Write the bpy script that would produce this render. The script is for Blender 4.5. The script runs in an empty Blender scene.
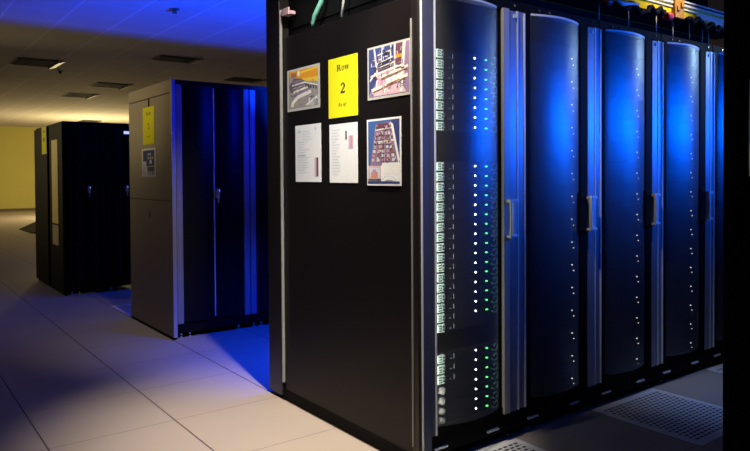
import bpy, bmesh, math, random
from mathutils import Vector, Matrix
random.seed(7)
scene = bpy.context.scene
COL = scene.collection

# ------------------------------------------------------------------ camera
cam_d = bpy.data.cameras.new('camera')
cam = bpy.data.objects.new('camera', cam_d); COL.objects.link(cam)
F, PY, YAW, PIT, ROL = 672.94, 186.89, 0.928013, -0.018266, -0.006455
fw = Vector((math.cos(YAW)*math.cos(PIT), math.sin(YAW)*math.cos(PIT), math.sin(PIT)))
r = Vector((math.sin(YAW), -math.cos(YAW), 0)); u = r.cross(fw)
r2 = r*math.cos(ROL) + u*math.sin(ROL); u2 = u*math.cos(ROL) - r*math.sin(ROL)
M = Matrix((r2, u2, -fw)).transposed().to_4x4(); M.translation = Vector((-1.86668, -2.19102, 1.28081))
cam.matrix_world = M
cam_d.sensor_width = 36.0; cam_d.lens = F/750*36.0
cam_d.shift_y = -(225.5 - PY)/750
cam_d.clip_start = 0.05; cam_d.clip_end = 100
scene.camera = cam

# ------------------------------------------------------------------ world, exposure
scene.view_settings.view_transform = 'Standard'
scene.view_settings.look = 'None'
scene.view_settings.exposure = 0.0
scene.view_settings.gamma = 1.0
scene.view_settings.use_curve_mapping = False
w = bpy.data.worlds.new('dark_room'); scene.world = w; w.use_nodes = True
w.node_tree.nodes['Background'].inputs['Color'].default_value = (0.02, 0.016, 0.012, 1)
w.node_tree.nodes['Background'].inputs['Strength'].default_value = 0.10

# ------------------------------------------------------------------ lights
def aim(o, target):
    d = Vector(target) - o.location
    o.rotation_euler = d.to_track_quat('-Z', 'Y').to_euler()
def spot(name, loc, target, watts, color, angle, blend=1.0, radius=0.05):
    l = bpy.data.lights.new(name, 'SPOT'); l.energy = watts; l.color = color
    l.spot_size = math.radians(angle); l.spot_blend = blend; l.shadow_soft_size = radius
    o = bpy.data.objects.new(name, l); COL.objects.link(o); o.location = loc; aim(o, target); return o
def area(name, loc, target, watts, color, sx, sy, spread=180):
    l = bpy.data.lights.new(name, 'AREA'); l.energy = watts; l.color = color
    l.shape = 'RECTANGLE'; l.size = sx; l.size_y = sy; l.spread = math.radians(spread)
    o = bpy.data.objects.new(name, l); COL.objects.link(o); o.location = loc; aim(o, target); return o
def point(name, loc, watts, color, radius=0.1):
    l = bpy.data.lights.new(name, 'POINT'); l.energy = watts; l.color = color; l.shadow_soft_size = radius
    o = bpy.data.objects.new(name, l); COL.objects.link(o); o.location = loc; return o
WARM = (1.0, 0.88, 0.72)
BLUE = (0.0, 0.11, 1.0)
# aisle-end downlights, far uplight, blue rear-aisle lamps; the rest are added fill lamps
spot('warm_downlight', (-0.275, -0.26, 3.1), (-0.22, 0.74, 0), 700, WARM, 46, 1.0, 0.05)
spot('warm_downlight', (-0.275, -0.26, 3.1), (0.22, 3.2, 0), 185, WARM, 36, 1.0, 0.05)
spot('aisle_entry_fill', (-0.275, -0.40, 3.1), (0.62, 0.0, 1.95), 75, (1.0, 0.93, 0.82), 34, 1.0, 0.05)  # added fill for the first rack's stile top, trims and door lips
spot('warm_panel_fill', (-4.6, 3.2, 2.6), (0, 3.6, 2.3), 300, (1.0, 0.82, 0.46), 27, 1.0, 0.1)  # added lamp standing in for warm ambient light on the middle end panel
point('far_uplight', (3.9, 20.5, 1.25), 430, (1.0, 0.82, 0.42), 0.25)
spot('far_side_fill', (-4.0, 10.5, 2.3), (0.2, 7.0, 1.95), 460, (1.0, 0.80, 0.36), 50, 1.0, 0.2)  # out-of-view lamp added to brighten the far end panel and its sign
spot('cable_paper_fill', (-1.3, 0.1, 3.1), (0.0, 0.72, 1.80), 150, (1.0, 0.98, 0.95), 40, 1.0, 0.05)  # added lamp to brighten the hanging cables and taped papers
spot('rear_aisle_uplight', (1.6, 1.47, 1.62), (1.35, 5.0, 3.16), 3900, (0.0, 0.045, 1.0), 66, 0.8, 0.03)
spot('rear_aisle_downlight', (0.75, 1.42, 1.55), (0.85, 2.0, 0.0), 230, (0.0, 0.04, 1.0), 96, 0.8, 0.03)
spot('rear_aisle_blue', (1.7, 1.46, 1.9), (0.35, 2.93, 1.75), 120, (0.0, 0.012, 1.0), 62, 1.0, 0.08)
for k, bx in enumerate((1.9, 2.6, 3.3, 4.1)):
    area('front_blue_fill', (bx, -1.22, 1.66), (bx-1.15, 0, 1.70), (3, 4.2, 4.2, 4.2)[k], BLUE, 0.5, 0.10, 84)  # unseen lamps added for the blue reflection on the rack doors
spot('aisle_end_fill', (4.9, -0.75, 2.45), (1.9, 0.0, 1.62), 60, (0.5, 0.8, 1.0), 34, 1.0, 0.1)  # added pale lamp whitening the metal strips of the near racks
spot('floor_blue_fill', (2.7, -0.9, 3.1), (2.1, -0.30, 0), 110, (0.25, 0.42, 1.0), 26, 1.0, 0.05)  # added spot lifting the blue on the perforated floor tiles
spot('raceway_fill', (2.3, -0.7, 3.1), (2.1, 0.08, 2.46), 130, (1.0, 0.93, 0.8), 40, 1.0, 0.05)  # added lamp so the raceway stays yellow amid the blue
area('near_rack_fill', (0.118, 0.012, 1.05), (0.24, 0.10, 1.05), 1.9, (0.9, 1.0, 0.88), 0.012, 1.7, 160)  # made-up lamp inside the rack, brightens the switch latches

# ------------------------------------------------------------------ materials
def mat(name, col, rough=0.5, metal=0.0, var=0.12, scale=18.0, bump=0.0, emit=None, strength=0.0, spec=0.5, alpha=1.0):
    m = bpy.data.materials.new(name); m.use_nodes = True
    nt = m.node_tree; b = nt.nodes['Principled BSDF']
    tc = nt.nodes.new('ShaderNodeTexCoord'); no = nt.nodes.new('ShaderNodeTexNoise')
    no.inputs['Scale'].default_value = scale; no.inputs['Detail'].default_value = 3
    nt.links.new(tc.outputs['Object'], no.inputs['Vector'])
    mx = nt.nodes.new('ShaderNodeMix'); mx.data_type = 'RGBA'
    lo = [c*(1-var) for c in col]; hi = [min(1, c*(1+var)) for c in col]
    mx.inputs['A'].default_value = (*lo, 1); mx.inputs['B'].default_value = (*hi, 1)
    nt.links.new(no.outputs['Fac'], mx.inputs['Factor'])
    nt.links.new(mx.outputs['Result'], b.inputs['Base Color'])
    b.inputs['Roughness'].default_value = rough; b.inputs['Metallic'].default_value = metal
    b.inputs['Specular IOR Level'].default_value = spec
    if bump:
        bn = nt.nodes.new('ShaderNodeBump'); bn.inputs['Strength'].default_value = bump; bn.inputs['Distance'].default_value = 0.002
        nt.links.new(no.outputs['Fac'], bn.inputs['Height']); nt.links.new(bn.outputs['Normal'], b.inputs['Normal'])
    if emit:
        b.inputs['Emission Color'].default_value = (*emit, 1); b.inputs['Emission Strength'].default_value = strength
    return m

class NT:
    """small helper to chain math nodes"""
    def __init__(s, m): s.nt = m.node_tree
    def n(s, t): return s.nt.nodes.new(t)
    def math(s, op, a, b=None, c=None):
        k = s.n('ShaderNodeMath'); k.operation = op
        for i, v in enumerate((a, b, c)):
            if v is None: continue
            if isinstance(v, (int, float)): k.inputs[i].default_value = v
            else: s.nt.links.new(v, k.inputs[i])
        return k.outputs[0]
    def seam(s, coord, period, offset, width):
        t = s.math('FRACT', s.math('MULTIPLY_ADD', coord, 1.0/period, -offset/period))
        d = s.math('MINIMUM', t, s.math('SUBTRACT', 1.0, t))
        return s.math('LESS_THAN', d, width/period)

def tiled(name, col, seamcol, period, offx, offy, width, rough, spec=0.5, xw=None):
    m = mat(name, col, rough, var=0.10, scale=1.7, spec=spec); nt = m.node_tree; h = NT(m)
    g = h.n('ShaderNodeNewGeometry'); sx = h.n('ShaderNodeSeparateXYZ'); nt.links.new(g.outputs['Position'], sx.inputs[0])
    a = h.seam(sx.outputs['X'], period, offx, width); b_ = h.seam(sx.outputs['Y'], period, offy, xw or width*0.6)
    f = h.math('MAXIMUM', a, b_)
    bs = nt.nodes['Principled BSDF']; src = bs.inputs['Base Color'].links[0].from_socket
    mx = h.n('ShaderNodeMix'); mx.data_type = 'RGBA'; mx.inputs['B'].default_value = (*seamcol, 1)
    nt.links.new(f, mx.inputs['Factor']); nt.links.new(src, mx.inputs['A']); nt.links.new(mx.outputs['Result'], bs.inputs['Base Color'])
    return m

def perforated_door():
    m = mat('perforated_steel', (0.34, 0.36, 0.40), 0.40, 0.9, var=0.1, scale=30); nt = m.node_tree; h = NT(m)
    b = nt.nodes['Principled BSDF']; out = nt.nodes['Material Output']
    tc = h.n('ShaderNodeTexCoord'); sx = h.n('ShaderNodeSeparateXYZ'); nt.links.new(tc.outputs['Object'], sx.inputs[0])
    P = 0.0035
    cx = h.math('SUBTRACT', h.math('FRACT', h.math('MULTIPLY', sx.outputs['X'], 1/P)), 0.5)
    cz = h.math('SUBTRACT', h.math('FRACT', h.math('MULTIPLY', sx.outputs['Z'], 1/P)), 0.5)
    d = h.math('SQRT', h.math('ADD', h.math('MULTIPLY', cx, cx), h.math('MULTIPLY', cz, cz)))
    hole = h.math('LESS_THAN', d, 0.41)
    t = h.n('ShaderNodeBsdfTransparent'); ms = h.n('ShaderNodeMixShader')
    nt.links.new(hole, ms.inputs[0]); nt.links.new(b.outputs[0], ms.inputs[1]); nt.links.new(t.outputs[0], ms.inputs[2])
    nt.links.new(ms.outputs[0], out.inputs['Surface'])
    return m

def vent_tile_mat():
    m = mat('perforated_tile_plate', (0.80, 0.81, 0.83), 0.45, 0.0, var=0.06, scale=20); nt = m.node_tree; h = NT(m)
    b = nt.nodes['Principled BSDF']
    tc = h.n('ShaderNodeTexCoord'); sx = h.n('ShaderNodeSeparateXYZ'); nt.links.new(tc.outputs['Object'], sx.inputs[0])
    X, Y = sx.outputs['X'], sx.outputs['Y']
    row = h.math('FLOOR', h.math('MULTIPLY', Y, 1/0.026))
    odd = h.math('MULTIPLY', h.math('MODULO', h.math('ABSOLUTE', row), 2), 0.5)
    fx = h.math('ABSOLUTE', h.math('SUBTRACT', h.math('FRACT', h.math('ADD', h.math('MULTIPLY', X, 1/0.036), odd)), 0.5))
    fy = h.math('ABSOLUTE', h.math('SUBTRACT', h.math('FRACT', h.math('MULTIPLY', Y, 1/0.026)), 0.5))
    slot = h.math('MULTIPLY', h.math('LESS_THAN', fx, 0.36), h.math('LESS_THAN', fy, 0.27))
    inx = h.math('LESS_THAN', h.math('ABSOLUTE', X), 0.262); iny = h.math('LESS_THAN', h.math('ABSOLUTE', Y), 0.262)
    f = h.math('MULTIPLY', slot, h.math('MULTIPLY', inx, iny))
    src = b.inputs['Base Color'].links[0].from_socket
    mx = h.n('ShaderNodeMix'); mx.data_type = 'RGBA'; mx.inputs['B'].default_value = (0.02, 0.02, 0.025, 1)
    nt.links.new(f, mx.inputs['Factor']); nt.links.new(src, mx.inputs['A']); nt.links.new(mx.outputs['Result'], b.inputs['Base Color'])
    return m

MT = dict(
 floor=tiled('raised_floor_tile', (0.44, 0.37, 0.32), (0.06, 0.045, 0.04), 0.61, 0.0, 0.03, 0.0035, 0.55, 0.35, 0.0015),
 ceiling=tiled('ceiling_tile', (0.50, 0.46, 0.40), (0.62, 0.60, 0.56), 0.61, 0.6, 0.0, 0.012, 0.9, 0.1),
 wall=mat('yellow_wall_paint', (0.52, 0.46, 0.12), 0.8, var=0.05, scale=2),
 base=mat('baseboard_paint', (0.10, 0.07, 0.03), 0.6),
 black=mat('black_powder_coat', (0.006, 0.0055, 0.0065), 0.6, 0.0, bump=0.05, scale=60, spec=0.05),
 panel=mat('charcoal_panel_paint', (0.006, 0.0042, 0.005), 0.5, 0.0, bump=0.05, scale=80, spec=0.3),
 frame=mat('black_frame_paint', (0.013, 0.010, 0.010), 0.4),
 gloss=mat('black_gloss', (0.006, 0.006, 0.008), 0.36, 0.0, spec=0.10),
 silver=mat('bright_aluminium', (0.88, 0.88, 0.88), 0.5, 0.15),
 satin=mat('satin_steel', (0.62, 0.64, 0.68), 0.36, 0.75),
 pale=mat('pale_grey_stile', (0.50, 0.46, 0.42), 0.5, 0.3),
 bluish=mat('brushed_strip', (0.32, 0.35, 0.42), 0.42, 0.5),
 handle=mat('polished_handle', (0.90, 0.90, 0.90), 0.4, 0.2),
 darkstrip=mat('dark_satin_strip', (0.06, 0.07, 0.12), 0.5, 0.2, spec=0.3),
 trim=mat('dull_aluminium', (0.42, 0.42, 0.42), 0.45, 0.3),
 chrome=mat('chrome', (0.85, 0.85, 0.85), 0.2, 1.0),
 perf=perforated_door(), vent=vent_tile_mat(),
 olive=mat('grey_brown_cabinet_paint', (0.29, 0.235, 0.16), 0.5, 0.1, bump=0.1, scale=120),
 plate=mat('dark_faceplate', (0.012, 0.012, 0.016), 0.6, 0.0, spec=0.2),
 latch=mat('pale_green_plastic', (0.74, 0.86, 0.76), 0.5),
 latch_dark=mat('latch_slot', (0.05, 0.07, 0.06), 0.6),
 cable_green=mat('teal_cable', (0.10, 0.34, 0.32), 0.5),
 white_led=mat('white_lamp', (0.9, 0.9, 0.9), 0.4, emit=(0.9, 0.95, 1.0), strength=7.0),
 green_led=mat('green_lamp', (0.2, 0.8, 0.3), 0.4, emit=(0.10, 1.0, 0.22), strength=3.0),
 dim_led=mat('small_lamp', (0.8, 0.8, 0.7), 0.4, emit=(1.0, 0.97, 0.85), strength=1.5),
 blue_led=mat('blue_white_lamp', (0.5, 0.6, 0.9), 0.4, emit=(0.35, 0.45, 1.0), strength=1.4),
 tray=mat('yellow_raceway', (0.80, 0.55, 0.015), 0.75, var=0.1, spec=0.05),
 traylip=mat('pale_raceway_lip', (0.85, 0.80, 0.62), 0.8, spec=0.05),
 bracket=mat('ochre_bracket', (0.50, 0.22, 0.02), 0.6),
 red=mat('red_connector', (0.55, 0.02, 0.03), 0.5),
 rubber=mat('black_cable_jacket', (0.006, 0.006, 0.007), 0.7, spec=0.08),
 white=mat('white_plastic', (0.78, 0.78, 0.76), 0.5),
 greencable=mat('mint_cable', (0.22, 0.62, 0.48), 0.4),
 paper=mat('white_paper', (0.93, 0.94, 0.95), 0.8, var=0.03),
 yellow=mat('yellow_paper', (0.92, 0.86, 0.0), 0.8, var=0.03),
 ink=mat('black_ink', (0.02, 0.02, 0.02), 0.8),
 grey=mat('grey_ink', (0.42, 0.46, 0.55), 0.8), faint=mat('faint_blue_ink', (0.66, 0.72, 0.82), 0.8),
 pink=mat('pink_ink', (0.62, 0.30, 0.45), 0.8), rose=mat('rose_ink', (0.70, 0.48, 0.55), 0.8), maroon=mat('maroon_ink', (0.16, 0.05, 0.09), 0.8),
 orange=mat('orange_ink', (0.72, 0.30, 0.02), 0.7), amber=mat('amber_ink', (0.80, 0.52, 0.04), 0.7),
 dgrey=mat('dark_grey_ink', (0.12, 0.10, 0.11), 0.7), mgrey=mat('mid_grey_ink', (0.33, 0.30, 0.28), 0.7),
 navy=mat('navy_ink', (0.04, 0.06, 0.22), 0.7), blue=mat('blue_ink', (0.05, 0.14, 0.42), 0.7), mauve=mat('mauve_ink', (0.30, 0.20, 0.34), 0.7),
 brown=mat('brown_ink', (0.34, 0.15, 0.07), 0.7), cream=mat('cream_ink', (0.82, 0.78, 0.70), 0.7),
 sleeve=mat('pale_print_border', (0.55, 0.55, 0.52), 0.35),
 ramp=mat('dark_brown_rubber', (0.05, 0.03, 0.025), 0.7),
 beige=mat('wall_reflection_ochre', (0.75, 0.58, 0.16), 0.55), tan=mat('floor_reflection_tan', (0.40, 0.31, 0.19), 0.6),
 ventgrey=mat('dark_vent_metal', (0.06, 0.05, 0.04), 0.7), ventlit=mat('lit_end_cream', (0.80, 0.74, 0.58), 0.5),
)

# ------------------------------------------------------------------ mesh builder
class MB:
    def __init__(s): s.v, s.f, s.m, s.sm = [], [], [], []
    def face(s, pts, mi=0, smooth=False):
        k = len(s.v); s.v += [tuple(p) for p in pts]; s.f.append(tuple(range(k, k+len(pts)))); s.m.append(mi); s.sm.append(smooth)
    def box(s, x0, x1, y0, y1, z0, z1, mi=0):
        k = len(s.v)
        s.v += [(x0,y0,z0),(x1,y0,z0),(x1,y1,z0),(x0,y1,z0),(x0,y0,z1),(x1,y0,z1),(x1,y1,z1),(x0,y1,z1)]
        for q in ((0,3,2,1),(4,5,6,7),(0,1,5,4),(1,2,6,5),(2,3,7,6),(3,0,4,7)):
            s.f.append(tuple(k+i for i in q)); s.m.append(mi); s.sm.append(False)
        return s
    def prism(s, outline, axis, a, b, mi=0):
        """outline: list of 2-D points; extruded along axis between a and b"""
        def P(p, t):
            return {'x': (t, p[0], p[1]), 'y': (p[0], t, p[1]), 'z': (p[0], p[1], t)}[axis]
        k = len(s.v); n = len(outline)
        s.v += [P(p, a) for p in outline] + [P(p, b) for p in outline]
        s.f.append(tuple(k+i for i in range(n))); s.f.append(tuple(k+n+i for i in reversed(range(n))))
        s.m += [mi, mi]; s.sm += [False, False]
        for i in range(n):
            j = (i+1) % n
            s.f.append((k+i, k+n+i, k+n+j, k+j)); s.m.append(mi); s.sm.append(False)
        return s
    def tube(s, pts, rad, n=10, mi=0, caps=True):
        pts = [Vector(p) for p in pts]; rings = []
        rads = rad if isinstance(rad, (list, tuple)) else [rad]*len(pts)
        ref = None
        for i, p in enumerate(pts):
            d = (pts[min(i+1, len(pts)-1)] - pts[max(i-1, 0)]).normalized()
            if ref is None or abs(ref.dot(d)) > 0.99: ref = Vector((0,0,1)) if abs(d.z) < 0.9 else Vector((1,0,0))
            a = d.cross(ref).normalized(); b = d.cross(a).normalized(); ref = -b if False else ref
            k = len(s.v); rings.append(k)
            for j in range(n):
                t = 2*math.pi*j/n; s.v.append(tuple(p + (a*math.cos(t) + b*math.sin(t))*rads[i]))
        for i in range(len(rings)-1):
            for j in range(n):
                s.f.append((rings[i]+j, rings[i]+(j+1)%n, rings[i+1]+(j+1)%n, rings[i+1]+j)); s.m.append(mi); s.sm.append(True)
        if caps:
            s.f.append(tuple(rings[0]+j for j in reversed(range(n)))); s.m.append(mi); s.sm.append(False)
            s.f.append(tuple(rings[-1]+j for j in range(n))); s.m.append(mi); s.sm.append(False)
        return s
    def build(s, name, mats, parent=None, bevel=0.0, loc=None):
        me = bpy.data.meshes.new(name); me.from_pydata(s.v, [], s.f)
        if not isinstance(mats, (list, tuple)): mats = [mats]
        for m in mats: me.materials.append(m)
        for p, mi, sm in zip(me.polygons, s.m, s.sm): p.material_index = mi; p.use_smooth = sm
        bm = bmesh.new(); bm.from_mesh(me); bmesh.ops.recalc_face_normals(bm, faces=bm.faces); bm.to_mesh(me); bm.free()
        me.update()
        o = bpy.data.objects.new(name, me); COL.objects.link(o)
        if parent: o.parent = parent
        if loc: o.location = loc
        if bevel:
            b = o.modifiers.new('bevel', 'BEVEL'); b.width = bevel; b.segments = 2; b.limit_method = 'ANGLE'
        return o

def tag(o, label=None, cat=None, group=None, kind=None):
    if label: o['label'] = label
    if cat: o['category'] = cat
    if group: o['group'] = group
    if kind: o['kind'] = kind
    return o
def empty(name, loc, label, cat, group=None):
    o = bpy.data.objects.new(name, None); COL.objects.link(o); o.location = loc; o.empty_display_size = 0.1
    return tag(o, label, cat, group)
def copy_tree(o, parent=None):
    c = o.copy(); COL.objects.link(c)
    if parent: c.parent = parent
    for ch in list(o.children): copy_tree(ch, c)
    return c

# ================================================================== the setting
ZC = 3.16
MB().box(-6, 12, -6, 26.2, -0.12, 0).build('floor', MT['floor'])['kind'] = 'structure'
MB().box(-6, 12, -6, 26.2, ZC, ZC+0.12).build('ceiling', MT['ceiling'])['kind'] = 'structure'
MB().box(-6, 12, 26, 26.2, 0, ZC).build('wall_back', MT['wall'])['kind'] = 'structure'
MB().box(-6, 12, 25.97, 26.0, 0, 0.10).build('baseboard_back', MT['base'])['kind'] = 'structure'
MB().box(12, 12.2, -6, 26.2, 0, ZC).build('wall_right', MT['wall'])['kind'] = 'structure'

# ================================================================== perforated floor tiles
def vent_tile(x, y, label):
    t = MB().box(-0.302, 0.302, -0.302, 0.302, 0.0, 0.004).build('perforated_floor_tile', MT['vent'], bevel=0.001)
    t.location = (x, y, 0.0); return tag(t, label, 'floor tile', 'perforated floor tiles')
vent_tile(0.305, -0.30, 'brightly lit perforated floor tile before the nearest rack door')
vent_tile(1.525, -0.30, 'bluish perforated floor tile before the third rack door')
vent_tile(2.745, -0.30, 'farthest perforated floor tile, a small corner beside the dark right cabinet')
vent_tile(0.305, 4.36, 'pale perforated floor tile behind the grey-brown cabinet row')

# ================================================================== near row: racks with bowed perforated doors
PITCH = 0.615; X0 = 0.068; RH = 2.11
def bow(uu, a=0.03, b=0.425):
    t = (uu-a)/(b-a); return -0.045*math.sin(math.pi*min(1, max(0, t)))**0.8
def make_rack(label, first):
    R = empty('server_rack', (0, 0, 0), label, 'server rack', 'near row of racks with bowed perforated doors')
    s = MB(); W = 0.611
    s.box(0.002, 0.02, 0.03, 1.30, 0.06, RH); s.box(W-0.018, W, 0.03, 1.30, 0.06, RH)
    s.box(0.02, W-0.018, 1.28, 1.30, 0.06, RH); s.box(0.02, W-0.018, 0.03, 1.28, RH-0.02, RH); s.box(0.02, W-0.018, 0.03, 1.28, 0.06, 0.08)
    s.box(0.002, W, 0.004, 0.03, 2.065, RH)
    s.build('cabinet_shell', MT['black'], R, 0.002)
    MB().box(0.002, W, 0.006, 0.03, 0.045, 0.135).build('plinth', MT['black'], R, 0.002)
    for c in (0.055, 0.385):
        MB().box(c-0.03, c+0.045, -0.004, 0.006, 0.068, 0.078).build('base_glint', MT['silver'], R, 0.001)  # reflections on the base trim, put in as small silver bars
    for fx in (0.07, W-0.07):
        for fy in (0.06, 1.22):
            MB().tube([(fx, fy, 0.0), (fx, fy, 0.012)], 0.024, 12).tube([(fx, fy, 0.012), (fx, fy, 0.06)], 0.012, 10).build('levelling_foot', MT['chrome'], R)
    for fx in (0.036, W-0.056):
        MB().box(fx, fx+0.02, 0.0775, 0.105, 0.08, RH-0.02).build('mounting_rail', MT['plate'], R)
    # door
    d = MB()
    d.box(0.0275 if first else 0.004, 0.030, -0.012, 0.004, 0.14, 2.062); xl = 0.0275 if first else 0.004; d.box(xl, 0.488, -0.010, 0.004, 0.14, 0.175)
    d.box(xl, 0.488, -0.010, 0.004, 2.052, 2.066); d.box(0.548, 0.556, -0.006, 0.004, 0.14, 2.062)
    D = d.build('door_frame', MT['black'], R, 0.001)
    m = MB(); N = 28; z0, z1 = 0.175, 2.052; k = 0
    us = [0.03 + (0.425-0.03)*i/N for i in range(N+1)]
    for i in range(N+1): m.v += [(us[i], bow(us[i])-0.004, z0), (us[i], bow(us[i])-0.004, z1)]
    for i in range(N): m.f.append((2*i, 2*i+2, 2*i+3, 2*i+1)); m.m.append(0); m.sm.append(True)
    m.build('perforated_panel', MT['perf'], D)
    t = MB()
    for zz0, zz1 in ((2.052, 2.062),):
        for i in range(N):
            a, b = us[i], us[i+1]
            pa, pb = bow(a)-0.005, bow(b)-0.005
            t.face([(a, pa, zz0), (b, pb, zz0), (b, pb, zz1), (a, pa, zz1)]); t.face([(a, pa, zz1), (b, pb, zz1), (b, 0.0, zz1), (a, 0.0, zz1)])
            t.face([(a, pa, zz0), (b, pb, zz0), (b, 0.0, zz0), (a, 0.0, zz0)])
    t.build('door_lip', MT['silver'], D)
    if first:
        MB().box(0.447, 0.489, -0.022, 0.004, 0.14, 2.06).build('door_stile', MT['pale'], R, 0.003)
        MB().box(0.430, 0.447, -0.006, 0.004, 0.14, 2.06).build('seal', MT['black'], R)
    else:
        MB().box(0.428, 0.487, -0.012, 0.004, 0.14, 2.06).build('door_stile', MT['black'], R, 0.003)
    H = MB().box(0.490, 0.546, -0.014, 0.004, 0.14, 2.055).build('handle_stile', MT['bluish'], R, 0.003)
    g = MB()
    g.box(0.455, 0.520, -0.052, -0.030, 1.145, 1.160); g.box(0.455, 0.520, -0.052, -0.030, 0.980, 0.992); g.box(0.495, 0.520, -0.036, -0.014, 0.985, 1.155)
    g.tube([(0.460, -0.052, 1.162), (0.460, -0.055, 1.07), (0.460, -0.052, 0.978)], 0.0065, 8)
    g.build('handle', MT['handle'], H, 0.0015)
    if not first: MB().box(0.402, 0.456, -0.030, -0.012, 0.97, 1.18).build('handle_housing', MT['rubber'], R, 0.004)
    MB().box(0.524, 0.542, -0.018, -0.013, 2.022, 2.040).build('latch_plate', MT['white'], H)
    MB().box(0.556, 0.611, -0.006, 0.02, 0.14, 2.06).build('side_strip', MT['bluish'], R, 0.002)
    MB().box(0.552, 0.560, -0.014, -0.004, 0.14, 2.058).build('edge_trim', MT['silver'], R)
    MB().box(0.606, 0.613, -0.012, -0.004, 0.14, 2.055).build('edge_trim', MT['silver'], R)
    for sx in (0.12, 0.20, 0.555):
        MB().tube([(sx, 0.006, 2.088), (sx, -0.001, 2.088)], 0.006, 8).build('screw', MT['chrome'], R)
    return R
near = ['black rack at the near corner, rows of white and green lamps behind its door',
        'second black rack from the near corner, bowed blue-lit mesh door',
        'third black rack from the near corner, bowed blue-lit mesh door',
        'fourth black rack from the near corner, bowed blue-lit mesh door',
        'farthest black rack of the near row, a sliver beside the dark right cabinet']
rk = make_rack(near[0], True); rk.location = (X0, 0, 0)
rk2 = make_rack(near[1], False); rk2.location = (X0+PITCH, 0, 0)
for i in (2, 3, 4):
    c = copy_tree(rk2); c['label'] = near[i]; c.location = (X0+PITCH*i, 0, 0)

# ---- equipment in the racks
ORD = ['first','second','third','fourth','fifth','sixth','seventh','eighth','ninth','tenth','eleventh','twelfth','thirteenth','fourteenth','fifteenth','sixteenth','seventeenth']
def lamp(x, y, z, rx, rz, m, parent, name):
    s = MB(); n = 8
    s.prism([(x+rx*math.cos(2*math.pi*i/n), z+rz*math.sin(2*math.pi*i/n)) for i in range(n)], 'y', y-0.004, y)
    return s.build(name, m, parent)
def make_switch(kind):
    """one-unit module; origin at the bottom middle of its front face"""
    S = empty('network_switch', (0, 0, 0), 'x', 'network switch')
    MB().box(-0.265, 0.240, 0, 0.012, 0.0005, 0.0448).box(-0.245, 0.220, 0.012, 0.35, 0.003, 0.040).build('faceplate', MT['plate'], S, 0.001)
    if kind != 'plug_only':
        lamp(0.0345, 0, 0.024, 0.0046, 0.0046, MT['white_led'], S, 'power_lamp')
        lamp(0.1085, 0, 0.022, 0.0075, 0.0036, MT['green_led'], S, 'status_lamp')
    if kind in ('full', 'plug_only'):
        a = MB()
        a.box(-0.219, -0.178, -0.016, 0, 0.003, 0.040); a.box(-0.178, -0.169, -0.012, 0, 0.012, 0.034)
        L = a.build('release_latch', MT['latch'], S, 0.001)
        g = MB()
        for j in range(3): g.box(-0.215, -0.195, -0.0175, -0.0155, 0.008+0.011*j, 0.0125+0.011*j)
        for j in range(2): g.box(-0.190, -0.180, -0.0175, -0.0155, 0.009+0.015*j, 0.018+0.015*j)
        g.build('latch_slots', MT['latch_dark'], L)
        MB().box(-0.132, -0.124, -0.003, 0, 0.010, 0.012).box(-0.108, -0.106, -0.003, 0, 0.008, 0.030).build('port_mark', MT['grey'], S)
    if kind == 'round':
        MB().tube([(-0.205, -0.004, 0.02), (-0.19, -0.012, 0.014), (-0.175, -0.004, 0.02)], [0.014, 0.018, 0.012], 10).build('cable_plug', MT['mgrey'], S)
    if kind != 'plug_only':
        c = MB(); pts = []
        for j in range(13):
            t = math.radians(-150 + 300*j/12); pts.append((0.155+0.019*math.cos(t), -0.012-0.006*math.sin(t*0.5), 0.021+0.017*math.sin(t)))
        c.tube(pts, 0.0032, 6); c.build('cable_loop', MT['cable_green'], S)
    return S
blocks = [('upper', 1.824, 8, 0.0464), ('middle', 1.318, 17, 0.0456), ('lower', 0.448, 8, 0.0464)]
protos = {}
for bname, ztop, n, p in blocks:
    for i in range(n):
        kind = 'plug_only' if (bname == 'middle' and i == 16) else 'round' if (bname == 'lower' and i >= 3) else 'full'
        if kind not in protos: protos[kind] = make_switch(kind); o = protos[kind]
        else: o = copy_tree(protos[kind])
        o.location = (0.376, 0.064, ztop - p*i - 0.024)
        o['label'] = '%s network switch down in the %s block of the near corner rack' % (ORD[i], bname)
        o['group'] = 'network switches in the near corner rack'
def make_server():
    S = empty('rack_server', (0, 0, 0), 'x', 'server')
    MB().box(-0.268, 0.262, 0, 0.012, 0.0005, 0.1217).box(-0.245, 0.235, 0.012, 0.6, 0.004, 0.114).build('faceplate', MT['plate'], S, 0.002)
    lamp(0.150, 0, 0.062, 0.0042, 0.0030, MT['dim_led'], S, 'power_lamp')
    lamp(0.164, 0, 0.030, 0.0026, 0.0024, MT['dim_led'], S, 'status_lamp')
    MB().box(-0.25, 0.12, -0.003, 0.0, 0.012, 0.016).build('vent_slot', MT['rubber'], S)
    return S
sv = None
for ri, rname in ((1, 'second'), (2, 'third'), (3, 'fourth')):
    for i in range(15):
        if sv is None: sv = make_server(); o = sv
        else: o = copy_tree(sv)
        o.location = (X0+PITCH*ri+0.306, 0.064, 0.115 + 0.1225*(14-i))
        o['label'] = '%s black server down behind the %s rack door from the near corner' % (ORD[i], rname)
        o['group'] = 'black servers in the near row racks'

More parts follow.
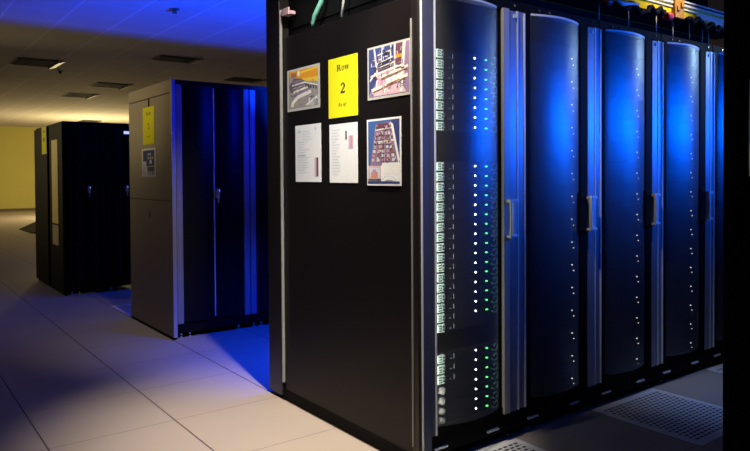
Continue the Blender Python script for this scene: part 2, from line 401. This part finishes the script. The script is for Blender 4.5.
# ---- end panel of the near row
E = empty('end_panel', (0, 0, 0), 'tall charcoal end panel of the near row carrying photos and a yellow sign', 'end panel')
MB().box(0.010, 0.058, 0.045, 1.175, 0.055, 2.055).build('panel', MT['panel'], E, 0.003)
MB().box(0.0, 0.062, -0.004, 0.040, 0.02, 2.60).build('front_frame', MT['frame'], E, 0.004)
MB().box(-0.004, 0.062, 1.195, 1.350, 0.02, 2.60).build('rear_frame', MT['frame'], E, 0.004)
MB().box(0.004, 0.062, 0.045, 1.195, 0.0, 0.055).build('base_rail', MT['black'], E)
MB().box(-0.006, 0.006, 0.031, 0.036, 0.10, 1.95).build('edge_trim', MT['trim'], E)
MB().box(-0.006, 0.010, 1.182, 1.188, 0.10, 2.215).build('edge_trim', MT['trim'], E)
MB().box(0.014, 0.022, -0.012, -0.004, 0.05, 2.60).build('corner_trim', MT['silver'], E, 0.002)
MB().box(0.028, 0.066, -0.010, -0.004, 0.05, 2.60).build('front_strip', MT['darkstrip'], E)
MB().box(0.066, 0.094, -0.012, -0.003, 0.14, 2.60).build('front_strip', MT['darkstrip'], E)
MB().box(0.087, 0.0945, -0.016, -0.011, 0.14, 2.60).build('corner_trim', MT['silver'], E)
MB().box(-0.006, 0.004, 1.085, 1.150, 2.172, 2.212).box(-0.002, 0.05, 1.10, 1.182, 2.18, 2.20).build('latch_clip', MT['rose'], E, 0.002)

# ---- overhead trunking and yellow raceway
h = MB(); h.box(0.064, 3.15, 0.35, 1.28, RH, 2.62); h.build('overhead_trunking', MT['rubber'], bevel=0.004)
tag(bpy.data.objects['overhead_trunking'], 'long black cable trunking lying on top of the near rack row', 'cable trunking')
T = empty('cable_raceway', (0, 0, 0), 'yellow cable raceway with white lips running above the near racks', 'cable tray')
tz = 2.262
MB().box(0.9, 3.15, 0.075, 0.085, tz, tz+0.075).box(0.9, 3.15, 0.30, 0.31, tz, tz+0.075).build('trough', MT['tray'], T, 0.001)
MB().box(0.9, 3.15, 0.062, 0.088, tz+0.075, tz+0.087).box(0.9, 3.15, 0.066, 0.074, tz+0.052, tz+0.060).box(0.9, 3.15, 0.064, 0.088, tz+0.102, tz+0.110).build('lip', MT['traylip'], T)
MB().box(0.9, 3.15, 0.072, 0.082, tz+0.087, tz+0.102).build('lip_gap', MT['rubber'], T)
MB().box(2.45, 3.15, 0.066, 0.076, tz+0.002, tz+0.050).build('end_section', MT['traylip'], T)
MB().box(2.155, 2.262, 0.05, 0.075, tz-0.012, tz+0.105).box(2.17, 2.20, 0.04, 0.052, tz+0.03, tz+0.06).box(2.215, 2.245, 0.04, 0.052, tz+0.055, tz+0.085).build('joint_bracket', MT['bracket'], T, 0.003)
for x in (1.43, 1.72, 2.02, 2.21, 2.41, 2.577, 2.656):
    MB().tube([(x, 0.10, RH), (x, 0.10, tz+0.005)], 0.0055, 8).build('support_rod', MT['mgrey'], T)
for i, (x, lb) in enumerate(((1.435, 'left of the two red plugs below the yellow raceway'), (2.066, 'right of the two red plugs, by the ochre raceway bracket'))):
    k = MB().tube([(x-0.03, 0.045, tz-0.025), (x-0.022, 0.045, tz-0.025), (x+0.02, 0.045, tz-0.02), (x+0.045, 0.045, tz-0.012)], [0.018, 0.026, 0.026, 0.012], 12).build('red_plug', MT['red'])
    tag(k, lb, 'cable plug', 'red plugs')
MB().box(0.9, 3.15, 0.085, 0.30, tz, tz+0.008).build('bottom_plate', MT['rubber'], T)
# black cables drooping under the raceway
def droop(x0, x1, seed, label, rad=0.0145):
    random.seed(seed); pts = []; K = 26; z = 0
    for j in range(K+1):
        z = 0.6*z + random.uniform(-0.020, 0.028)
        pts.append((x0+(x1-x0)*j/K, 0.046+random.uniform(-0.004, 0.004), tz - 0.026 + z))
    return tag(MB().tube(pts, rad, 8).build('cable', MT['rubber']), label, 'cable', 'black cables under the raceway')
droop(1.50, 2.02, 11, 'black cable lying in bumps along the bottom of the yellow raceway before its bracket')
droop(2.28, 3.0, 5, 'black cable lying in bumps along the pale far end of the raceway')
k = MB().tube([(1.47, 0.014, tz-0.012), (1.53, 0.013, tz-0.03), (1.60, 0.015, tz-0.018), (1.70, 0.02, tz-0.006)], [0.012, 0.014, 0.010, 0.005], 8).build('cable_connector', MT['white'])
tag(k, 'white cable connector beside the left red plug under the raceway', 'cable connector')
# cables dropping into the rack behind the end panel
k = MB(); pts = [(0.03, 0.70, 2.62), (0.028, 0.735, 2.34), (0.02, 0.785, 2.18), (0.018, 0.845, 2.12), (0.018, 0.868, 2.085), (0.02, 0.872, 2.068)]
k.tube(pts, [0.012, 0.012, 0.013, 0.013, 0.009, 0.005], 8); tag(k.build('hanging_cable', MT['greencable']), 'mint green cable hanging over the top of the near end panel', 'cable')
k = MB(); k.tube([(0.03, 0.50, 2.62), (0.03, 0.545, 2.35), (0.025, 0.58, 2.17), (0.024, 0.60, 2.066)], 0.0065, 8)
tag(k.build('hanging_cable', MT['white']), 'thin white cable hanging over the top of the near end panel', 'cable')

# ------------------------------------------------------------------ papers taped to end panels
class Sheet:
    """a sheet on a plane of constant x facing -x; (u, v) run from its lower left corner to its upper right corner as seen"""
    def __init__(s, name, x, y0, y1, z0, z1, backing, label, cat, group=None, slope=0.0):
        s.w, s.h, s.layer = y0-y1, z1-z0, 0; s.R = empty(name, (x, (y0+y1)/2, z0), label, cat, group); s.slope = slope
        q = [(s.P(0,0)), s.P(1,0), s.P(1,1), s.P(0,1)]
        MB().prism([(p[1], p[2]) for p in q], 'x', -0.0012, 0.0).build('sheet', backing, s.R)
        s.mb, s.mats = MB(), []
    def P(s, uu, v, x=0.0): return (x, s.w/2 - s.w*uu, s.h*v + s.slope*(uu-0.5))
    def poly(s, pts, m):
        if m not in s.mats: s.mats.append(m)
        s.layer += 1
        s.mb.face([s.P(a, b, -0.0014 - 0.00003*s.layer) for a, b in pts], s.mats.index(m))
    def rect(s, a, b, c, d, m): s.poly([(a, c), (b, c), (b, d), (a, d)], m)
    def line(s, a, b, wd, m, asp=None):
        ax, ay, bx, by = a[0]*s.w, a[1]*s.h, b[0]*s.w, b[1]*s.h
        L = math.hypot(bx-ax, by-ay) or 1; nx, ny = -(by-ay)/L*wd/2, (bx-ax)/L*wd/2
        s.poly([((ax+nx)/s.w, (ay+ny)/s.h), ((bx+nx)/s.w, (by+ny)/s.h), ((bx-nx)/s.w, (by-ny)/s.h), ((ax-nx)/s.w, (ay-ny)/s.h)], m)
    def ring(s, cu, cv, ru, rv, tu, tv, m, a0=0, a1=360, n=18):
        for i in range(n):
            t0, t1 = math.radians(a0+(a1-a0)*i/n), math.radians(a0+(a1-a0)*(i+1)/n)
            s.poly([(cu+ru*math.cos(t0), cv+rv*math.sin(t0)), (cu+ru*math.cos(t1), cv+rv*math.sin(t1)),
                    (cu+(ru-tu)*math.cos(t1), cv+(rv-tv)*math.sin(t1)), (cu+(ru-tu)*math.cos(t0), cv+(rv-tv)*math.sin(t0))], m)
            s.layer -= 1
        s.layer += 1
    def done(s, name):
        s.mb.build(name, s.mats, s.R); s.mb, s.mats = MB(), []

def serif_R(s, x, y, w, h, m):
    s.rect(x+.10*w, x+.34*w, y, y+h, m); s.rect(x, x+.46*w, y, y+.07*h, m); s.rect(x, x+.5*w, y+.93*h, y+h, m)
    s.ring(x+.45*w, y+.74*h, .40*w, .26*h, .22*w, .10*h, m, -90, 90); s.rect(x+.34*w, x+.47*w, y+.48*h, y+.55*h, m); s.rect(x+.34*w, x+.47*w, y+.93*h, y+h, m)
    s.poly([(x+.40*w, y+.5*h), (x+.64*w, y+.5*h), (x+1.02*w, y), (x+.76*w, y)], m)
def serif_o(s, x, y, w, h, m): s.ring(x+.5*w, y+.5*h, .5*w, .5*h, .26*w, .10*h, m)
def serif_w(s, x, y, w, h, m):
    for a in (0.06, 0.46):
        s.poly([(x+a*w, y+h), (x+(a+.2)*w, y+h), (x+(a+.32)*w, y), (x+(a+.18)*w, y)], m)
        s.poly([(x+(a+.40)*w, y+h), (x+(a+.48)*w, y+h), (x+(a+.30)*w, y), (x+(a+.20)*w, y)], m)
    for a in (-0.03, 0.36, 0.76): s.rect(x+a*w, x+(a+.30)*w, y+.93*h, y+h, m)
def serif_2(s, x, y, w, h, m):
    s.ring(x+.48*w, y+.70*h, .46*w, .30*h, .26*w, .09*h, m, -20, 165)
    s.poly([(x+.68*w, y+.66*h), (x+.94*w, y+.62*h), (x+.34*w, y+.16*h), (x+.04*w, y+.08*h)], m)
    s.rect(x+.04*w, x+.86*w, y, y+.16*h, m); s.poly([(x+.78*w, y+.16*h), (x+.86*w, y), (x+1.0*w, y+.24*h), (x+.94*w, y+.24*h)], m)
def serif_3(s, x, y, w, h, m):
    s.ring(x+.45*w, y+.74*h, .42*w, .26*h, .24*w, .08*h, m, -80, 160); s.ring(x+.45*w, y+.28*h, .48*w, .28*h, .27*w, .09*h, m, -160, 85)
def small_word(s, cx, y, h, m):
    # "Grid" in small letters with a raised mark
    x = cx-0.15; st = 0.012
    s.ring(x+.028, y+h/2, .030, h/2, st, h*.18, m, 40, 320); s.rect(x+.026, x+.058, y+.38*h, y+.52*h, m); s.rect(x+.046, x+.058, y+.1*h, y+.5*h, m)
    s.rect(x+.085, x+.085+st, y, y+.66*h, m); s.rect(x+.085, x+.125, y+.52*h, y+.66*h, m)
    s.rect(x+.150, x+.150+st, y, y+.62*h, m); s.rect(x+.150, x+.150+st, y+.78*h, y+.94*h, m)
    s.ring(x+.205, y+.32*h, .026, .32*h, st, h*.16, m); s.rect(x+.222, x+.222+st, y, y+h, m)
    s.rect(x+.26, x+.285, y+.80*h, y+.90*h, m); s.rect(x+.295, x+.32, y+.80*h, y+.90*h, m)

def row_sign(s, digit, ink):
    serif_R(s, .30, .775, .15, .105, ink); serif_o(s, .465, .775, .10, .075, ink); serif_w(s, .575, .775, .15, .075, ink)
    (serif_2 if digit == 2 else serif_3)(s, .425, .40, .17, .17, ink)
    small_word(s, .515, .185, .055, ink)
    s.done('lettering')

PX = 0.0092
s = Sheet('row_sign', PX, .702, .446, 1.567, 1.865, MT['yellow'], 'yellow paper sign reading Row 2 on the near end panel', 'sign')
row_sign(s, 2, MT['ink'])

G = 'papers on the near end panel'
# left photograph: long hall of machines under an orange ceiling
s = Sheet('photo_print', PX, 1.125, .785, 1.633, 1.863, MT['sleeve'], 'small photo print of a hall under an orange ceiling, left of the yellow sign', 'photo', G, 0.0)
s.rect(.05, .95, .06, .95, MT['mgrey'])
s.poly([(.05, .95), (.95, .95), (.95, .70), (.45, .72), (.05, .86)], MT['orange'])
s.poly([(.45, .74), (.95, .72), (.95, .60), (.60, .66)], MT['amber'])
s.poly([(.40, .86), (.95, .90), (.95, .95), (.42, .91)], MT['amber'])
s.rect(.13, .30, .80, .90, MT['brown']); s.rect(.33, .40, .82, .93, MT['cream'])
s.poly([(.06, .62), (.22, .78), (.46, .74), (.75, .50), (.60, .34), (.10, .46)], MT['dgrey'])
for i in range(6):
    t = i/5; s.line((.14+.02*i, .70-.085*i), (.50+.05*i, .70-.06*i), .006+.002*i, MT['cream'] if i % 2 else MT['mauve'])
for i in range(5): s.line((.58+.075*i, .66-.03*i), (.60+.075*i, .52-.02*i), .012, MT['ink']); s.line((.55+.08*i, .64-.025*i), (.62+.08*i, .62-.025*i), .008, MT['cream'])
s.poly([(.12, .10), (.14, .22), (.34, .36), (.70, .44), (.72, .40), (.38, .28), (.22, .18), (.20, .10)], MT['cream'])
s.poly([(.55, .10), (.95, .30), (.95, .16), (.80, .06)], MT['sleeve']); s.line((.60, .10), (.92, .26), .010, MT['cream']); s.line((.68, .12), (.70, .26), .010, MT['cream'])
random.seed(5)
for i in range(46):
    a, b = random.uniform(.10, .90), random.uniform(.10, .66); t = random.uniform(-.5, .9)
    s.line((a, b), (a+.05*math.cos(t), b+.05*math.sin(t)), random.uniform(.002, .005), random.choice((MT['cream'], MT['dgrey'], MT['mauve'], MT['sleeve'], MT['ink'])))
s.done('print')
# upper right photograph: open racks and pipework
s = Sheet('photo_print', PX, .365, .047, 1.628, 1.872, MT['sleeve'], 'photo print of white bars and purple racks, right of the yellow sign', 'photo', G)
s.rect(.035, .965, .05, .96, MT['mauve'])
s.poly([(.035, .96), (.30, .96), (.20, .30), (.035, .10)], MT['navy']); s.rect(.30, .62, .60, .96, MT['navy']); s.rect(.66, .84, .48, .96, MT['maroon'])
s.poly([(.22, .50), (.62, .56), (.60, .30), (.20, .18)], MT['pink']); s.poly([(.40, .42), (.80, .46), (.82, .28), (.46, .26)], MT['faint'])
s.poly([(.10, .20), (.55, .26), (.80, .22), (.90, .06), (.15, .06)], MT['rose']); s.rect(.62, .86, .70, .76, MT['orange'])
for a, b, wd in (((.17, .95), (.24, .48), .011), ((.36, .96), (.33, .60), .007), ((.56, .96), (.55, .50), .008), ((.65, .96), (.64, .34), .011), ((.86, .97), (.78, .07), .020),
                 ((.08, .44), (.80, .56), .010), ((.10, .17), (.93, .36), .016), ((.30, .40), (.94, .52), .012), ((.22, .66), (.60, .74), .007), ((.22, .56), (.64, .64), .008),
                 ((.40, .10), (.46, .28), .010), ((.26, .42), (.20, .14), .011), ((.06, .36), (.20, .50), .009), ((.25, .82), (.55, .86), .006), ((.12, .12), (.30, .26), .010)):
    s.line(a, b, wd, MT['cream'])
for i in range(4): s.line((.26, .52+.045*i), (.58, .57+.045*i), .004, MT['ink'])
for a, b in (((.14, .14), (.88, .31)), ((.34, .36), (.92, .48)), ((.46, .24), (.76, .30))): s.line(a, b, .006, MT['brown'])
random.seed(6)
for i in range(80):
    a, b = random.uniform(.10, .86), random.uniform(.08, .90); t = random.choice((0.12, 1.5, 0.2, 1.45))
    s.line((a, b), (a+.07*math.cos(t), b+.07*math.sin(t)), random.uniform(.002, .005), random.choice((MT['cream'], MT['ink'], MT['mauve'], MT['rose'], MT['maroon'], MT['faint'], MT['navy'])))
s.done('print')
# lower right photograph: tapering stack of boards on blue
s = Sheet('photo_print', PX, .373, .118, 1.230, 1.538, MT['paper'], 'tall photo print of a tapering machine on blue, lower right of the near end panel', 'photo', G)
s.rect(.04, .96, .03, .97, MT['blue']); s.poly([(.70, .97), (.96, .97), (.96, .42)], MT['navy'])
s.poly([(.27, .92), (.70, .94), (.93, .33), (.10, .30)], MT['mauve']); s.poly([(.30, .92), (.68, .93), (.66, .84), (.28, .83)], MT['maroon'])
s.poly([(.70, .94), (.78, .90), (.96, .38), (.92, .33)], MT['paper'])
s.rect(.04, .96, .06, .30, MT['paper']); s.rect(.45, .96, .08, .34, MT['paper'])
s.line((.22, .65), (.82, .67), .008, MT['cream']); s.line((.26, .83), (.74, .85), .006, MT['cream'])
for rr in range(7):
    v = .36+.065*rr; wdt = .76-.05*rr*1.05; l = .50-wdt/2
    for cc in range(5):
        a = l+wdt*(cc+.15)/5; s.rect(a, a+wdt*.11, v, v+.045, (MT['rose'], MT['cream'], MT['pink'], MT['brown'], MT['faint'])[(rr*2+cc) % 5])
s.line((.50, .36), (.50, .82), .004, MT['ink'])
random.seed(8)
for i in range(60):
    b = random.uniform(.35, .90); hw = .40-.32*(b-.33); a = .5+random.uniform(-hw, hw)*.95
    s.rect(a, a+.03, b, b+random.uniform(.008, .03), random.choice((MT['ink'], MT['cream'], MT['maroon'], MT['mauve'], MT['rose'])))
s.rect(.06, .44, .10, .30, MT['rose']); s.rect(.10, .40, .12, .27, MT['faint']); s.rect(.14, .34, .12, .20, MT['orange']); s.rect(.18, .30, .14, .24, MT['pink'])
s.rect(.04, .96, .03, .065, MT['navy']); s.ring(.68, .06, .22, .09, .03, .015, MT['faint'], 20, 160)
s.done('print')
# white sheets
s = Sheet('printed_sheet', PX, 1.041, .778, 1.244, 1.551, MT['paper'], 'white printed sheet with a dark bar low on its right edge', 'paper sheet', G)
random.seed(3)
for i in range(17):
    v = .88-.045*i; a = .10 if i > 3 else .28
    s.line((a, v), (a+random.uniform(.25, .5), v), .0028, MT['faint'])
s.rect(.12, .22, .86, .91, MT['faint']); s.rect(.76, .84, .90, .94, MT['faint']); s.line((.10, .46), (.40, .46), .003, MT['grey'])
s.rect(.76, .90, .10, .42, MT['rose']); s.rect(.83, .90, .10, .42, MT['maroon']); s.done('print')
s = Sheet('printed_sheet', PX, .697, .450, 1.241, 1.535, MT['paper'], 'white printed sheet with pink and green bars, under the yellow sign', 'paper sheet', G)
for i in range(16):
    v = .90-.05*i; s.line((.10, v), (.10+random.uniform(.15, .32), v), .0028, MT['faint'])
s.done('print'); s.rect(.58, .64, .73, .87, MT['dgrey']); s.rect(.60, .62, .75, .85, MT['cable_green']); s.done('green_bar'); s.rect(.70, .86, .58, .79, MT['rose']); s.rect(.76, .82, .59, .78, MT['pink']); s.done('pink_bar')

# ================================================================== middle row: closed cabinets with a grey-brown end panel
YM, DM, HM = 2.93, 1.06, 2.03
Q = empty('end_panel', (0, YM, 0), 'grey-brown end panel of the middle cabinet row with a yellow sign', 'end panel')
MB().box(0.0, 0.028, 0.0, DM, 0.02, 1.080).build('lower_panel', MT['olive'], Q, 0.003)
MB().box(0.0, 0.028, 0.0, DM, 1.083, 1.925).build('upper_panel', MT['olive'], Q, 0.003)
MB().box(0.0, 0.028, 0.0, DM, 1.930, HM).build('cap_panel', MT['olive'], Q, 0.003)
MB().box(0.004, 0.028, 0.004, DM-0.004, 0.0, 0.02).build('base_rail', MT['black'], Q)
MB().box(0.0, 0.030, -0.010, 0.0, 0.02, HM).build('corner_trim', MT['satin'], Q, 0.002)
MB().box(-0.003, 0.0, 0.515, 0.535, 0.93, 0.985).build('lock_plate', MT['ventgrey'], Q, 0.001)
MB().box(-0.004, 0.0, 0.500, 0.525, 1.860, 1.925).build('hanger_clip', MT['rubber'], Q, 0.001)
s = Sheet('row_sign', -0.002, 3.595, 3.310, 1.545, 1.858, MT['yellow'], 'yellow row sign hung on the grey-brown middle end panel', 'sign')
row_sign(s, 3, MT['dgrey'])
s = Sheet('information_sheet', -0.002, 3.635, 3.285, 1.273, 1.513, MT['paper'], 'white and blue printed sheet below the sign on the middle end panel', 'paper sheet')
s.rect(.10, .92, .38, .93, MT['navy']); s.rect(.06, .34, .05, .55, MT['paper']); s.rect(.42, .92, .08, .36, MT['dgrey'])
for i in range(5): s.rect(.45+.14*(i % 3), .53+.14*(i % 3), .62+.13*(i//3), .70+.13*(i//3), MT['cream'])
for i in range(4): s.rect(.44+.12*i, .50+.12*i, .06, .20, MT['paper'])
s.poly([(.55, .46), (.75, .46), (.70, .60), (.60, .60)], MT['paper'])
for i in range(6): s.line((.09, .12+.06*i), (.28, .12+.06*i), .003, MT['grey'])
s.done('print')

def make_cabinet(label, group, W=0.63, D=1.05, H=HM, stile='bluegloss', seam='silver'):
    R = empty('server_cabinet', (0, 0, 0), label, 'server cabinet', group)
    s = MB()
    s.box(0, 0.02, 0.02, D, 0.05, H); s.box(W-0.022, W-0.002, 0.02, D, 0.05, H); s.box(0.02, W-0.022, D-0.02, D, 0.05, H)
    s.box(0.02, W-0.022, 0.02, D-0.02, H-0.02, H); s.box(0.02, W-0.022, 0.02, D-0.02, 0.05, 0.07); s.box(0.0, W-0.002, 0.002, 0.02, H-0.035, H)
    s.build('cabinet_shell', MT['black'], R, 0.002)
    MB().box(0, W-0.002, 0.004, 0.02, 0.05, 0.12).build('plinth', MT['black'], R)
    for a, b in ((0.002, 0.054), (W-0.056, W-0.004)):
        MB().box(a, b, -0.012, 0.02, 0.12, H-0.036).build('side_stile', MT[stile], R, 0.008)
    mid = W*0.5
    for a, b in ((0.058, mid-0.004), (mid+0.004, W-0.060)):
        d = MB(); N = 10
        for i in range(N):
            t0, t1 = i/N, (i+1)/N; xa, xb = a+(b-a)*t0, a+(b-a)*t1
            ya, yb = -0.02*math.sin(math.pi*t0), -0.02*math.sin(math.pi*t1)
            d.face([(xa, ya, 0.13), (xb, yb, 0.13), (xb, yb, H-0.04), (xa, ya, H-0.04)], 0, True)
            d.face([(xa, ya, H-0.04), (xb, yb, H-0.04), (xb, 0.018, H-0.04), (xa, 0.018, H-0.04)]); d.face([(xa, ya, 0.13), (xb, yb, 0.13), (xb, 0.018, 0.13), (xa, 0.018, 0.13)])
            d.face([(xa, 0.018, 0.13), (xb, 0.018, 0.13), (xb, 0.018, H-0.04), (xa, 0.018, H-0.04)])
        d.build('door', MT['gloss'], R)
    A = MB().box(mid-0.0035, mid+0.0035, -0.012, 0.018, 0.15, H-0.045).build('centre_seam', MT[seam], R)
    MB().box(mid+0.008, mid+0.034, -0.040, 0.0, 1.10, 1.175).tube([(mid+0.02, -0.045, 1.17), (mid+0.02, -0.05, 1.12), (mid+0.02, -0.042, 1.06)], 0.006, 8).build('handle', MT['satin'], R, 0.003)
    lamp(mid+0.028, -0.041, 1.16, 0.006, 0.006, MT['blue_led'], R, 'indicator_lamp'); lamp(mid+0.024, -0.041, 1.115, 0.004, 0.004, MT['dim_led'], R, 'indicator_lamp')
    for fx in (0.05, 0.12, W-0.09):
        MB().tube([(fx, 0.05, 0.0), (fx, 0.05, 0.012)], 0.02, 12).tube([(fx, 0.05, 0.012), (fx, 0.05, 0.05)], 0.010, 10).build('levelling_foot', MT['chrome'], R)
    for fx in (0.05, W-0.09):
        MB().tube([(fx, D-0.08, 0.0), (fx, D-0.08, 0.012)], 0.02, 12).tube([(fx, D-0.08, 0.012), (fx, D-0.08, 0.05)], 0.010, 10).build('levelling_foot', MT['chrome'], R)
    return R
MT['bluegloss'] = mat('grey_satin_stile', (0.22, 0.22, 0.28), 0.45, 0.1)
c1 = make_cabinet('black glossy cabinet beside the grey-brown end panel of the middle row', 'middle row cabinets'); c1.location = (0.03, YM, 0)
c2 = copy_tree(c1); c2['label'] = 'second black cabinet of the middle row, half hidden by the near end panel'; c2.location = (0.66, YM, 0)
for i, nm in enumerate(('third', 'fourth', 'fifth')):  # unseen cabinets added to carry the blue light's edge across the ceiling
    c = copy_tree(c1); c['label'] = nm + ' unseen black cabinet added to the middle row, behind the near rack row'; c.location = (1.29+0.63*i, YM, 0)

# ================================================================== far row: low black cabinets
XF, YF, HF, DF = -0.22, 5.56, 1.875, 1.46
Pn = empty('end_panel', (XF, YF, 0), 'black end panel of the far cabinet row with a wall reflection painted as a pale strip', 'end panel')
MB().box(0, 0.03, 0.0, DF, 0.02, HF).build('panel', MT['black'], Pn, 0.004)
MB().box(-0.012, 0, 0.0, 0.15, 0.03, HF-0.003).build('front_frame', MT['black'], Pn, 0.003)
MB().box(-0.02, 0, 0.72, DF, 0.03, HF-0.02).build('rear_frame', MT['black'], Pn, 0.003)
MB().box(-0.006, 0, 0.25, 0.55, 0.76, 1.69).build('painted_wall_reflection', MT['beige'], Pn)  # reflected wall put into the strip's colour
MB().box(-0.006, 0, 0.25, 0.55, 0.52, 0.74).build('painted_floor_reflection', MT['tan'], Pn)  # reflected floor below it, likewise put into the colour
MB().box(0.004, 0.026, 0.01, DF-0.01, 0.0, 0.02).build('base_rail', MT['black'], Pn)
s = Sheet('row_sign', XF-0.021, 6.55, 6.29, 1.545, 1.865, MT['yellow'], 'narrow yellow sign at the top of the far black end panel', 'sign')
s.rect(.35, .65, .45, .6, MT['dgrey']); s.rect(.3, .7, .78, .86, MT['mgrey']); s.done('lettering')
f1 = make_cabinet('low black cabinet of the far row beside its end panel', 'far row cabinets', 0.40, 1.40, HF, 'black', 'black'); f1.location = (XF+0.032, YF, 0)
f2 = copy_tree(f1); f2['label'] = 'second low black cabinet of the far row, partly behind the middle row'; f2.location = (XF+0.432, YF, 0)
MB().box(0.20, 0.30, -0.03, -0.012, 1.755, 1.785).build('status_display', MT['blue_led'], f2)

# ramp on the floor beyond the far row
k = MB().prism([(1.00, 0.0), (1.95, 0.0), (1.95, 0.42)], 'y', 14.6, 16.2).build('floor_ramp', MT['ramp'])
tag(k, 'dark wedge shaped ramp on the floor by the yellow wall behind the far row', 'ramp')

# ================================================================== right: end of the facing row, close to the camera
Rr = empty('server_cabinet', (0.06, -1.258, 0), 'black cabinet end at the right edge of the photo with a thin silver handle', 'server cabinet')
MB().box(0.0, 0.61, -1.20, 0.0, 0.04, 2.03).build('cabinet_shell', MT['gloss'], Rr, 0.004)
MB().box(0.01, 0.60, -1.19, -0.01, 0.0, 0.04).build('plinth', MT['black'], Rr)
MB().box(-0.025, 0.0, -1.19, -0.012, 0.10, 2.02).build('end_door', MT['black'], Rr, 0.006)
MB().tube([(-0.045, -0.097, 1.53), (-0.047, -0.097, 1.40), (-0.045, -0.097, 1.27)], 0.006, 8).box(-0.045, -0.024, -0.103, -0.091, 1.50, 1.52).box(-0.045, -0.024, -0.103, -0.091, 1.28, 1.30).build('handle', MT['satin'], Rr)

# ================================================================== ceiling fittings
def vent(x, y, sx, sy, label):
    V = empty('ceiling_vent', (x, y, ZC), label, 'ceiling vent', 'ceiling vents')
    MB().box(-sx/2, sx/2, -sy/2, sy/2, -0.010, 0).build('frame', MT['ventgrey'], V, 0.002)
    for i in range(5):
        yy = -sy/2+sy*(i+.5)/5; MB().box(-sx/2+0.02, sx/2-0.02, yy-0.012, yy+0.012, -0.022, -0.010).build('louvre', MT['ventgrey'], V)
    MB().prism([(sx/2-0.01, 0.0), (sx/2+0.10, 0.0), (sx/2+0.10, -0.012), (sx/2-0.01, -0.045)], 'y', -sy/2, sy/2).build('painted_lit_end', MT['ventlit'], V)  # light falling on the vent's end, put in as a cream wedge
    return V
vent(2.06, 8.40, 0.60, 0.44, 'dark ceiling vent with a pale end nearest the middle cabinet row')
vent(4.00, 9.95, 0.62, 0.44, 'dark ceiling vent just above the black cabinets of the middle row')
vent(2.08, 12.2, 0.60, 0.70, 'dark ceiling vent with a pale end, second in from the middle row')
vent(1.98, 14.35, 0.55, 0.80, 'faint dark ceiling vent left of the second pale ended vent')
vent(0.30, 10.0, 0.60, 0.75, 'blurred dark ceiling vent near the left edge of the photo')
vent(4.1, 22.0, 0.6, 1.0, 'thin distant ceiling vent just above the far row')
def sprinkler(x, y, label):
    S = empty('sprinkler_head', (x, y, ZC), label, 'sprinkler', 'sprinkler heads')
    MB().tube([(0, 0, 0), (0, 0, -0.008)], 0.055, 16).build('escutcheon', MT['ventgrey'], S)
    MB().tube([(0, 0, -0.008), (0, 0, -0.05)], [0.02, 0.03], 10).build('head', MT['ventgrey'], S)
sprinkler(0.90, 5.25, 'small round ceiling sprinkler in the blue lit ceiling area')
sprinkler(0.86, 10.77, 'small dark ceiling sprinkler in the brown ceiling area at left')
